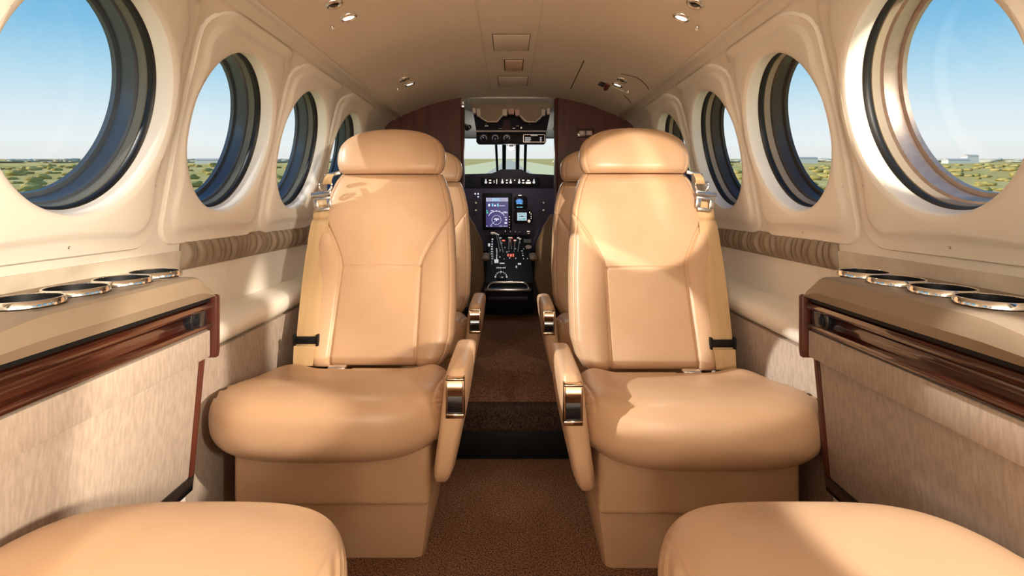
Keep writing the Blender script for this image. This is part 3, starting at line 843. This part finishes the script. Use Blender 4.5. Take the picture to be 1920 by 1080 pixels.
# small round traffic display, lower moving map
bm = bmesh.new(); prism(bm, poly_px([(964,370),(968,367),(984,367),(988,370),(989,388),(986,392),(966,392),(963,388)], d), 'y', d, d+.03, .004); b1 = put(ip, org, 'traffic_display', bm, 'black')
bm = bmesh.new(); rings = [[Vector(P(973.8+6.6*math.cos(2*PI*k/20), 377.5-4.6*math.sin(2*PI*k/20), d-q)) for k in range(20)] for q in (.0005,.0015)]
loft(rings, True, True, bm); put(ip, org, 'traffic_screen', bm, 'scr_blue', b1)
bars(ip, org, 'traffic_marks', [(972.5,376.2,975,376.8),(968,381.5,972,382.4),(974,381.5,980,382.6),(969,387.8,973,389),(974,387.8,980,389)], d-.002, 'scr_cyan', .001, b1)
bars(ip, org, 'chrome_mark', [(972,365.5,978,366.7)], d-.002, 'steel', .001)
bm = bmesh.new(); prism(bm, poly_px([(963,397),(966,393),(994,393),(999,399),(999,415),(995,419),(966,419),(963,415)], d), 'y', d, d+.03, .004); b2_ = put(ip, org, 'map_display', bm, 'black')
s2 = bars(ip, org, 'map_screen', [(970,398.8,987.5,413.4)], d-.0005, mat('map_white', (.1,.1,.1), .3, emit=(.50,.58,.75), estr=1.), .001, b2_)
bars(ip, org, 'map_marks', [(972,400.5,976.5,402.5),(979,400.5,985.5,402),(972,404.6,977,406.6),(983,404.6,986,406.6),(972,410,977.5,412.2),(979.5,409.2,985.5,412.2)], d-.002, 'scr_green', .001, b2_)
bars(ip, org, 'map_dark_marks', [(977,404.6,981.5,406.4),(977,400.8,978.5,402)], d-.0022, 'black', .001, b2_)
bm = bmesh.new(); cc = Vector(P(991.7, 414.5, d)); cyl(bm, cc, cc+Vector((0,-.014,0)), .013, .011, 18); put(ip, org, 'map_knob', bm, 'steel', b2_)
for q_ in [(992,397,994,399.5),(995,400,996.5,402.5),(995,404.3,996.5,406.6),(995,408,996.5,410.4)]: bars(ip, org, 'map_button', [q_], d-.003, 'steel', .003, b2_)
for x, y in ((891,363.5),(896.5,363.5),(896.5,369)):
    bm = bmesh.new(); cc = Vector(P(x, y, d)); cyl(bm, cc, cc+Vector((0,-.006,0)), .006, .005, 12); put(ip, org, 'lit_button', bm, 'scr_white')
for x, y in ((892.5,380),(1019,380)):
    for dy in (0, 14):
        bm = bmesh.new(); cc = Vector(P(x, y+dy, d)); cyl(bm, cc, cc+Vector((0,-.012,0)), .012, .007, 14); put(ip, org, 'panel_knob', bm, 'steel')
for x in (958, 969, 985): 
    pass
rn = random.Random(23)
for q_ in [(920,435,929,437.2),(921,438,926,439),(947,432,948,438),(956.5,433,957.3,438),(965.5,433,966.3,438),(988,433,994,435),(989,437,993,438)]+[(954.5,406+5*i,956,407+5*i) for i in range(5)]: bars(ip, org, 'panel_switch', [q_], d-.001, 'steel', .002)
for px in (948, 957, 966.5, 974.5):
    bm = bmesh.new(); cc = Vector(P(px, 436, d)); lathe(bm, [(.009,0),(.009,.008),(.006,.012),(.0005,.0125)], Matrix.Translation(cc) @ Matrix.Rotation(PI/2,4,'X'), 16); put(ip, org, 'panel_dial', bm, 'black_gloss')

# centre pedestal with throttle quadrant: slopes from the panel down towards the cabin
org = Vector((0, 3.3, .16))
cpd = thing('center_pedestal', 'dark center pedestal crowded with levers and lit switches between the pilot seats', 'control pedestal', org)
def pdp(px, py, lift=0.):          # point on the sloping pedestal face
    dA, dB = 3.79, 3.18; zA, zB = Z_(440,dA), Z_(530,dB); m_ = (zA-zB)/(dA-dB)
    dd = (ZC-zA+m_*dA)/(m_+(py-CY)/F)
    v = Vector(P(px, py, dd)); n = Vector((0,-m_,1)).normalized(); return v+n*lift
bm = bmesh.new(); q = [(3.80,.62+.02),(3.18, Z_(530,3.18)),(3.16, Z_(534,3.16)),(3.16,.17),(3.80,.17)]
prism(bm, [(3.79, Z_(440,3.79)), (3.18, Z_(530,3.18)), (3.168, Z_(536,3.168)), (3.168,.165), (3.79,.165)], 'x', -.150, .150, .004); put(cpd, org, 'pedestal_body', bm, 'black')
def pmarks(name, rects, m, lift=.003):
    for x0,y0,x1,y1 in rects:
        bm = bmesh.new(); a = [pdp(x0,y0,lift), pdp(x1,y0,lift), pdp(x1,y1,lift), pdp(x0,y1,lift)]
        loft([a, [p-Vector((0,0,.004)) for p in a]], True, True, bm); put(cpd, org, name, bm, m)
pmarks('caution_light', [(956,445.5,961,447.2),(941,450.5,947,452),(955,449.8,957.5,452.5),(963,449.8,967.5,452.2),(951.5,476.5,954,480.5),(956,477,959.5,481),(961,476.5,963.5,481)], 'scr_red')
W_ = [(937,445.6,940,447),(969.5,445.6,974,447),(973,454,975.5,455.4),(938,455.6,941,457),(915,457,919,461.8),(927,487,934.5,493)]
for i in range(9): W_.append((920.5+rn.uniform(0,1.5), 448+i*4.6, 924+rn.uniform(-.5,.8), 449.6+i*4.6))
for i in range(9): W_.append((930.5+rn.uniform(-.6,.6), 466+i*2.6, 932+rn.uniform(0,.6), 467.1+i*2.6))
for i in range(16): x, y = rn.uniform(935,992), rn.uniform(462,486); W_.append((x, y, x+rn.uniform(.8,2.2), y+rn.uniform(.5,1.2)))
W_ += [(937,493.4,946,494.4),(971,494,977,496.2),(967,499,969.5,502)]
for i in range(6): W_.append((931+i*3, 501.6+rn.uniform(-.6,.6), 932.8+i*3, 503))
for i in range(9): 
    a = math.radians(176-i*21.5); x, y = 939.5+10.6*math.cos(a), 520-10*math.sin(a); s_ = 1.2 if i in (0,4,8) else .7; W_.append((x-s_, y-s_, x+s_, y+s_))
pmarks('pedestal_switch', W_, 'white_mark')
pmarks('switch_block', [(921,472,925.5,488),(921,490,924,496),(917,473,918.5,487),(982,449,996,455)], 'frame_grey')
# levers
for x0,y0,x1,y1,m in ((930,450,938,473,'steel'),(934,452,944,474,'steel'),(955,458,954,468,'steel'),(957,458,959,468,'steel'),(975,460,971,472,'steel'),(966,463,964,473,'steel')):
    bm = bmesh.new(); a, b = pdp(x1,y1,.0), pdp(x0,y0,.05); tube(bm, [a, (a+b)/2+Vector((0,0,.006)), b], .0042, 8); cyl(bm, b-Vector((.008,0,0)), b+Vector((.008,0,0)), .008, n=10)
    put(cpd, org, 'lever', bm, m)
bm = bmesh.new(); mt = Matrix.Translation(pdp(991,465,.006)) @ Matrix.Rotation(math.radians(30),4,'X'); lathe(bm, [(.020,-.004),(.022,.004),(.016,.006),(.0005,.005)], mt, 24); put(cpd, org, 'trim_knob', bm, 'rocker')
bm = bmesh.new(); mt = Matrix.Translation(pdp(939.5,521,.002)) @ Matrix.Rotation(math.radians(30),4,'X'); lathe(bm, [(.030,-.004),(.030,.006),(.024,.009),(.0005,.008)], mt, 28); put(cpd, org, 'trim_dial', bm, 'black_gloss')
# chrome tray rail at the cabin end of the pedestal
org = Vector((0, 3.13, Z_(545,3.13)))
tr = thing('tray_rail', 'bright chrome rail and tray at the near end of the center pedestal', 'tray', org)
d = 3.125
bm = bmesh.new(); tube(bm, [Vector(P(x,y,d)) for x,y in ((913,545),(914.5,538),(918,532),(924,529.3),(935,529),(955,529),(975,529),(983,529.5),(988,533),(991,539),(992,545))], .006, 10); put(tr, org, 'rail', bm, 'chrome')
bm = bmesh.new(); prism(bm, poly_px([(909,541),(996,541),(996,545.5),(909,545.5)], d-.02), 'y', d-.04, d+.03, .003); put(tr, org, 'tray', bm, 'steel')
bm = bmesh.new(); prism(bm, poly_px([(916,554),(990,554),(990,561),(916,561)], d-.0), 'y', d-.03, d+.035, .004); put(tr, org, 'lower_box', bm, 'dark_face')

# ------------------------------------------------------------------ ceiling fittings
def basis(X, Y):
    (x, z), n = cpt(X); n = Vector((n[0],0,n[1])).normalized(); q = n.to_track_quat('Z','Y')
    return Vector((x, Y, z)), n, q.to_matrix().to_4x4()
def lamp(px, py, label, on=True, R=.021, tgt=None):
    off = (px-CX)/(CY-py); X, Y = solve(off, px); p, n, q = basis(X, Y)
    t = thing('reading_light', label, 'light', p)
    bm = bmesh.new(); lathe(bm, [(R*.62,.001),(R*.66,.005),(R*.80,.0065),(R,.003),(R*1.04,-.001)], q @ Matrix.Diagonal((1,1.25,1,1)), 32); obj('bezel', bm, 'chrome', t, sharp=70)
    bm = bmesh.new(); lathe(bm, [(R*.64,.002),(R*.4,.0035),(.0003,.004)], q @ Matrix.Diagonal((1,1.25,1,1)), 24); obj('lens', bm, 'lens', t)
    return p, n
def vent(px, py, label, R=.020):
    off = (px-CX)/(CY-py); X, Y = solve(off, px); p, n, q = basis(X, Y)
    t = thing('air_vent', label, 'air vent', p)
    bm = bmesh.new(); lathe(bm, [(R*.60,.002),(R*.70,.007),(R*.85,.0075),(R,.003),(R*1.05,-.001)], q @ Matrix.Diagonal((1,1.25,1,1)), 32); obj('bezel', bm, 'chrome', t, sharp=70)
    bm = bmesh.new(); lathe(bm, [(R*.62,.003),(R*.45,.0065),(R*.2,.008),(.0003,.0082)], q @ Matrix.Diagonal((1,1.2,1,1)), 24); obj('nozzle', bm, 'black_gloss', t)
def knob(px, py, label):
    off = (px-CX)/(CY-py); X, Y = solve(off, px); p, n, q = basis(X, Y)
    t = thing('light_switch', label, 'switch', p)
    bm = bmesh.new(); lathe(bm, [(.0045,-.001),(.0042,.006),(.003,.008)], q, 14); obj('stem', bm, 'steel', t)
    bm = bmesh.new(); lathe(bm, [(.0028,.006),(.0065,.009),(.0065,.014),(.0003,.016)], q, 16); obj('cap', bm, 'knob', t)
def solve(off, px):
    best = None
    for i in range(1, 610):
        X = i*.001; (x, z), n = cpt(X); e = abs(X/(z-ZC)-abs(off))
        if best is None or e < best[0]: best = (e, X)
    X = best[1]*(1 if off > 0 else -1); return X, X*F/(px-CX)
L1 = lamp(653, 32, 'lit round reading light nearest the camera on the left side of the ceiling')
L2 = lamp(768, 157, 'lit round reading light farther forward on the left side of the ceiling')
L3 = lamp(1278, 32, 'lit round reading light nearest the camera on the right side of the ceiling')
L4 = lamp(1158, 158, 'round reading light farther forward on the right, beside the dark latch')
vent(625, 6, 'chrome air vent with dark center at the top edge, left side'); vent(757, 148, 'small chrome air vent beside the farther left reading light')
vent(1304, 5, 'chrome air vent at the top edge, right side'); vent(1167, 149, 'chrome air vent beside the farther right reading light')
knob(622, 48, 'tiny ivory knob next to the near left reading light'); knob(745, 166, 'tiny ivory knob next to the farther left reading light')
knob(1308, 49, 'tiny ivory knob next to the near right reading light'); knob(1178, 170, 'tiny ivory knob next to the farther right reading light')
# ceiling panels: a lid with a dark gap round it
def lid(x0, x1, y0, y1, name, label, m='ceil', gap=.004, th=.003, sides='lrtb'):
    org = Vector(((x0+x1)/2, (y0+y1)/2, 1.455))
    t = thing(name, label, 'ceiling panel', org)
    hx, hy = (x1-x0)/2, (y1-y0)/2
    bm = bmesh.new(); box(bm, -hx, hx, -hy, hy, -.0022-th, .001, .0012); obj('lid', bm, m, t)
    bm = bmesh.new(); g = gap
    for a,b,c,e in ((-hx-g,-hx,-hy-g,hy+g),(hx,hx+g,-hy-g,hy+g),(-hx,hx,-hy-g,-hy),(-hx,hx,hy,hy+g)): box(bm, a,b,c,e,-.0015,.001)
    obj('shadow_gap', bm, 'groove', t); return t
lid(-.058,.072,1.77,1.96,'access_hatch','flush rectangular access panel in the middle of the ceiling', gap=.0022, th=.0002)
lid(-.018,.056,2.09,2.25,'ceiling_light','small square amber dome light in the middle of the ceiling','dome_lens', gap=.004, th=.004)
lid(-.052,.088,2.36,2.56,'access_hatch','flush access hatch in the ceiling just before the cockpit', gap=.0022, th=.0002)
# slot in the headliner on the right, and the oxygen-mask style door with dark latch
def ceil_strip(name, pts, w, m, lift=.0012, th=.001):
    bm = bmesh.new(); rings = []
    for X, Y in pts:
        p, n, _ = basis(X, Y); rings.append([p+n*lift+Vector((0,a,0)) for a in (-w,w)]+[p-n*th+Vector((0,a,0)) for a in (w,-w)])
    return bm, rings
(xa, ya), (xb, yb) = solve((1095-CX)/(CY-114), 1095), solve((1070-CX)/(CY-166), 1070)
pts = []
for i in range(9):
    t = i/8; pts.append((xa+(xb-xa)*t, ya+(yb-ya)*t))
bm = bmesh.new(); rings = []
for X, Y in pts:
    p, n, _ = basis(X, Y); rings.append([p+n*.001+Vector((a,0,0)) for a in (-.0022,.0022)]+[p-n*.001+Vector((a,0,0)) for a in (.0022,-.0022)])
loft(rings, True, True, bm); tag(obj('ceiling_slot', bm, 'groove'), 'thin dark slot in the right half of the headliner', 'slot')
def CP(px, py):
    X, Y = solve((px-CX)/(CY-py), px); return X, Y
dk = CP(1150,163); p0, n0, q0 = basis(*dk)
dr = thing('ceiling_door', 'curved door with maroon and black latch in the right ceiling edge', 'door', p0)
path = [(1143,164),(1157,172),(1168,177),(1171,178.5),(1175,183),(1181,190),(1186,199),(1192,197)]
path2 = [(1164,138),(1180,141),(1192,144),(1203,151),(1212,160),(1219,172)]
for pa in (path, path2):
    bm = bmesh.new(); pp = []
    for x, y in pa:
        if (x-CX)/(CY-y) > 1.31: 
            pp.append(Vector(P(x, y, pp[-1].y*1.0))); continue
        p, n, _ = basis(*CP(x, y)); pp.append(p+n*.0005)
    tube(bm, [p-p0 for p in pp], .0016, 6); obj('door_seam', bm, 'groove', dr)
def on_ceiling(bm, pxs, th, lift=0.):
    a = []; b = []
    for x, y in pxs:
        p, n, _ = basis(*CP(x, y)); a.append(p+n*(lift+th)-p0); b.append(p+n*lift-p0)
    loft([b, a], True, True, bm)
bm = bmesh.new(); on_ceiling(bm, [(1121,157),(1126,152.5),(1135,155.5),(1131,161)], .006); obj('latch_block', bm, 'black_gloss', dr)
bm = bmesh.new(); on_ceiling(bm, [(1132,160),(1136,155.5),(1144,159),(1139,168),(1133,169)], .005); obj('latch_tab', bm, 'maroon', dr)
bm = bmesh.new(); on_ceiling(bm, [(1142,163),(1146,160.5),(1171,171),(1172,177),(1167,177)], .003); obj('door_plate', bm, 'liner', dr)

# ------------------------------------------------------------------ outside: sloping plain, runway, scrub, buildings
TILT = (CY-297)/F           # the parked aircraft sits nose-down against the plain
HG = 6.0
def gz(x, y): return ZC-HG+TILT*y
bm = bmesh.new(); S = 6000
for a, b in ((-S,-200),(S,-200),(S,S),(-S,S)): bm.verts.new((a, b, gz(a, b)))
bm.faces.new(bm.verts[:])
g = mat('scrub_plain', (.3,.3,.1), 1., spec=0.)
n, l, b_ = nodes(g)
tc = n.new('ShaderNodeTexCoord')
def noise(sc, det, vs=(1,1,1)):
    mp = n.new('ShaderNodeMapping'); mp.inputs['Scale'].default_value = vs; l.new(tc.outputs['Object'], mp.inputs[0])
    t = n.new('ShaderNodeTexNoise'); t.inputs['Scale'].default_value = sc; t.inputs['Detail'].default_value = det; l.new(mp.outputs[0], t.inputs['Vector']); return t.outputs['Fac']
def ramp(f, *st):
    r = n.new('ShaderNodeValToRGB'); e = r.color_ramp.elements
    e[0].position, e[0].color = st[0][0], (*st[0][1],1); e[1].position, e[1].color = st[1][0], (*st[1][1],1)
    for p, c in st[2:]: q = e.new(p); q.color = (*c,1)
    l.new(f, r.inputs[0]); return r.outputs[0]
fine = ramp(noise(.30, 5), (.36,(.52,.39,.11)), (.62,(.82,.61,.25)), (.50,(.68,.51,.18)))
wide = ramp(noise(.012, 3, (.25,1,1)), (.40,(.50,.38,.13)), (.62,(.84,.63,.29)))
mx = n.new('ShaderNodeMix'); mx.data_type = 'RGBA'; mx.inputs[0].default_value = .45
l.new(fine, mx.inputs[6]); l.new(wide, mx.inputs[7]); l.new(mx.outputs[2], b_.inputs['Base Color'])
o = obj('ground', bm, g, kind='structure')
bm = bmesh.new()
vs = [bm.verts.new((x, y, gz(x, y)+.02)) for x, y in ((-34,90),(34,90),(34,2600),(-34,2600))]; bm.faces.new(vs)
obj('haze_verge', bm, vary(mat('haze_pale_grass', (.8,.7,.4), 1., spec=0.), (.93,.78,.40), (.96,.83,.48), .2), kind='structure')  # pale strip added; its brightness stands in for the hazy, washed-out far ground
bm = bmesh.new()
vs = [bm.verts.new((x, y, gz(x, y)+.04)) for x, y in ((-9,14),(9,14),(9,2500),(-9,2500))]; bm.faces.new(vs)
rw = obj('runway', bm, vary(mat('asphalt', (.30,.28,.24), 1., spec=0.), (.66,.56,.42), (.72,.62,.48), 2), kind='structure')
bm = bmesh.new()
for i in range(20):
    y = 30+i*60; vs = [bm.verts.new((x, yy, gz(0, yy)+.07)) for x, yy in ((-.45,y),(.45,y),(.45,y+30),(-.45,y+30))]; bm.faces.new(vs)
obj('runway_centerline', bm, mat('runway_paint', (.7,.68,.6), 1., spec=0.), rw, kind='structure')
# scrub
ico = bmesh.new(); bmesh.ops.create_icosphere(ico, subdivisions=2, radius=1); iv = [v.co.copy() for v in ico.verts]; iF = [[v.index for v in f.verts] for f in ico.faces]; ico.free()
def blobs(spec, seed):
    rn = random.Random(seed); V, Fc = [], []
    for x, y, r, h in spec:
        base = len(V); z0 = gz(x, y); ph = [rn.uniform(0,6.28) for _ in range(4)]
        for c in iv:
            k = 1+.28*math.sin(c.x*4+ph[0])*math.sin(c.y*4+ph[1])+.16*math.sin(c.z*7+ph[2]+c.x*5)
            V.append((x+c.x*r*k, y+c.y*r*k, z0+h*.35+c.z*h*.65*k))
        Fc += [[base+i for i in f] for f in iF]
    return V, Fc
rn = random.Random(31); spec = []
while len(spec) < 2600:
    d_ = 14*math.exp(rn.uniform(0, 3.4)); sd = rn.choice((-1,1)); ang = rn.uniform(.30, 1.75)
    x, y = sd*d_*ang*1.0, d_*rn.uniform(.6,1.1)
    if abs(x) < 16 or y < 6: continue
    sz = rn.uniform(.25,.75)*(1+d_/160.); spec.append((x, y, sz*1.25, sz*rn.uniform(.6,1.0)))
V, Fc = blobs(spec, 5)
me = bpy.data.meshes.new('scrub_bushes'); me.from_pydata(V, [], Fc); me.polygons.foreach_set('use_smooth', [True]*len(me.polygons))
bushm = vary(mat('scrub_leaves', (.2,.22,.07), 1., spec=0.), (.46,.36,.10), (.64,.49,.18), .35, 4, bump=.6, bscale=4, bdist=.3)
me.materials.append(bushm); o = link('scrub_bushes', me, None, kind='stuff'); tag(o, 'low green and straw coloured scrub covering the plain outside the windows', 'bushes')
spec = []
for i in range(420):
    sd = rn.choice((-1,1)); y = rn.uniform(650, 1500); x = sd*y*rn.uniform(.10, 1.6); spec.append((x, y, rn.uniform(8,20), rn.uniform(2,4.5)*y/1000))
V, Fc = blobs(spec, 6)
me = bpy.data.meshes.new('distant_trees'); me.from_pydata(V, [], Fc); me.polygons.foreach_set('use_smooth', [True]*len(me.polygons))
me.materials.append(mat('hazy_foliage', (.62,.58,.46), 1., spec=0.)); o = link('distant_trees', me, None, kind='stuff'); tag(o, 'thin hazy line of trees along the horizon', 'trees')  # pale foliage colour carries the distance haze
# a few pale buildings near the horizon
for i, (px, py, dd, w, h, lab) in enumerate(((1818,305,640,14,9,'tiny white tower-like building on the horizon in the near right window'),(1792,307,600,26,4,'long low white shed on the horizon in the near right window'),
        (1512,300,620,22,6,'pale building on the horizon in the second right window'),(438,298,600,16,5,'tiny pale building on the horizon in the second left window'),(395,299,580,30,4,'long pale shed on the horizon in the second left window'))):
    x = X_(px, dd); z0 = gz(x, dd); b = thing('distant_building', lab, 'building', (x, dd, z0))
    bm = bmesh.new(); box(bm, -w/2, w/2, -5, 5, -1, h); obj('walls', bm, 'white_ckp', b)
    bm = bmesh.new(); prism(bm, [(-5.6,h),(5.6,h),(0,h+2)], 'x', -w/2-.5, w/2+.5); obj('roof', bm, 'clip', b)

# ------------------------------------------------------------------ sky, sun, lamps
w = bpy.data.worlds.new('World'); bpy.context.scene.world = w; w.use_nodes = True
n, l = w.node_tree.nodes, w.node_tree.links
tc = n.new('ShaderNodeTexCoord'); dp = n.new('ShaderNodeVectorMath'); dp.operation = 'DOT_PRODUCT'
nv = Vector((0,-TILT,1)).normalized(); dp.inputs[1].default_value = nv
l.new(tc.outputs['Generated'], dp.inputs[0])
rp = n.new('ShaderNodeValToRGB'); l.new(dp.outputs['Value'], rp.inputs[0])
e = rp.color_ramp.elements
SKY = [(0.0,(.86,.89,.88)),(.03,(.90,.95,.96)),(.07,(.78,.91,.97)),(.13,(.52,.78,.93)),(.20,(.26,.59,.86)),(.30,(.12,.42,.74)),(1.,(.06,.22,.55))]
e[0].color = (*SKY[0][1],1); e[1].color = (*SKY[-1][1],1)
for p, c in SKY[1:-1]: q = e.new(p); q.color = (*c,1)
bg = n['Background']; bg.inputs['Strength'].default_value = 1.0; l.new(rp.outputs[0], bg.inputs['Color'])

def sun(name, travel, energy, col, angle=.6):
    d = bpy.data.lights.new(name, 'SUN'); d.energy = energy; d.color = col; d.angle = math.radians(angle)
    o = bpy.data.objects.new(name, d); C.objects.link(o); o.rotation_euler = Vector(travel).to_track_quat('-Z','Y').to_euler(); return o
def spot(name, loc, tgt, power, col, deg, blend=.5, rad=.02):
    d = bpy.data.lights.new(name, 'SPOT'); d.energy = power; d.color = col; d.spot_size = math.radians(deg); d.spot_blend = blend; d.shadow_soft_size = rad
    o = bpy.data.objects.new(name, d); C.objects.link(o); o.location = loc; o.rotation_euler = (Vector(tgt)-Vector(loc)).to_track_quat('-Z','Y').to_euler(); return o
WARM = (1.,.86,.68)
def point(name, loc, power, col, rad):
    d = bpy.data.lights.new(name, 'POINT'); d.energy = power; d.color = col; d.shadow_soft_size = rad
    o = bpy.data.objects.new(name, d); C.objects.link(o); o.location = loc; return o
sun('sun', (1.26,.27,-.60), 4.0, (1.,.97,.90), .8)
for (p, n_), tx in ((L1,-.42),(L2,-.42),(L3,.42),(L4,.42)):
    spot('reading_or_patch_beam', p+n_*.02, (tx, p.y-.05, .4), 4, WARM, 95, .9, .02)
# unseen spots standing in for photographer's flashes through the windows beside and behind the camera
def flash(side, k, tgt, dist, power, col, deg, rad=.05):
    c = wpt(side, DC0+PITCH*k, S_HOLE); t = Vector(tgt); dr_ = (c-t).normalized()
    return spot('flash', c+dr_*dist, t, power, col, deg, .2, rad)
spot('reading_or_patch_beam', (.22,-.90,1.36), (.427,1.62,.885), 300, (1.,.86,.70), 10.6, .12, .012)  # unseen aimed spot, added to throw the round patch on the right seat
flash(1, -1, (-.64,.95,.50), 3.0, 1050, (1.,.86,.70), 16)
flash(1, -2, (-.42,1.50,.72), 1.3, 520, (1.,.85,.68), 40, .12)  # second flash, added to brighten the whole left seat
spot('reading_or_patch_beam', (.44,.50,1.36), (.55,.62,.45), 40, (1.,.95,.86), 26, .35, .015)  # unseen spots over the near seats, added for their bright cushion patches
spot('reading_or_patch_beam', (-.44,.40,1.36), (-.33,.60,.45), 14, (1.,.93,.82), 24, .35, .015)
for s in (-1, 1): point('aft_fill', (s*.32, -1.25, 1.0), 21, (1.,.90,.77), .10)  # unseen fill lights added aft to brighten ceiling and seat fronts

point('cockpit_fill', (0, 3.45, 1.22), 2.2, (1.,.93,.84), .03)  # added fill light, no visible source, brightens the white cockpit lining

# ------------------------------------------------------------------ camera
cd = bpy.data.cameras.new('camera'); cam = bpy.data.objects.new('camera', cd); C.objects.link(cam)
cam.location = (0, 0, ZC); cam.rotation_euler = (PI/2, 0, 0)
cd.sensor_width = 36; cd.lens = F/1920*36; cd.clip_start = .02; cd.clip_end = 10000
cd.shift_x = (960-CX)/1920; cd.shift_y = -(540-CY)/1920
sc_ = bpy.context.scene; sc_.camera = cam
sc_.view_settings.view_transform = 'Standard'; sc_.view_settings.look = 'None'; sc_.view_settings.gamma = 1; sc_.view_settings.exposure = 0
sc_.view_settings.use_curve_mapping = False
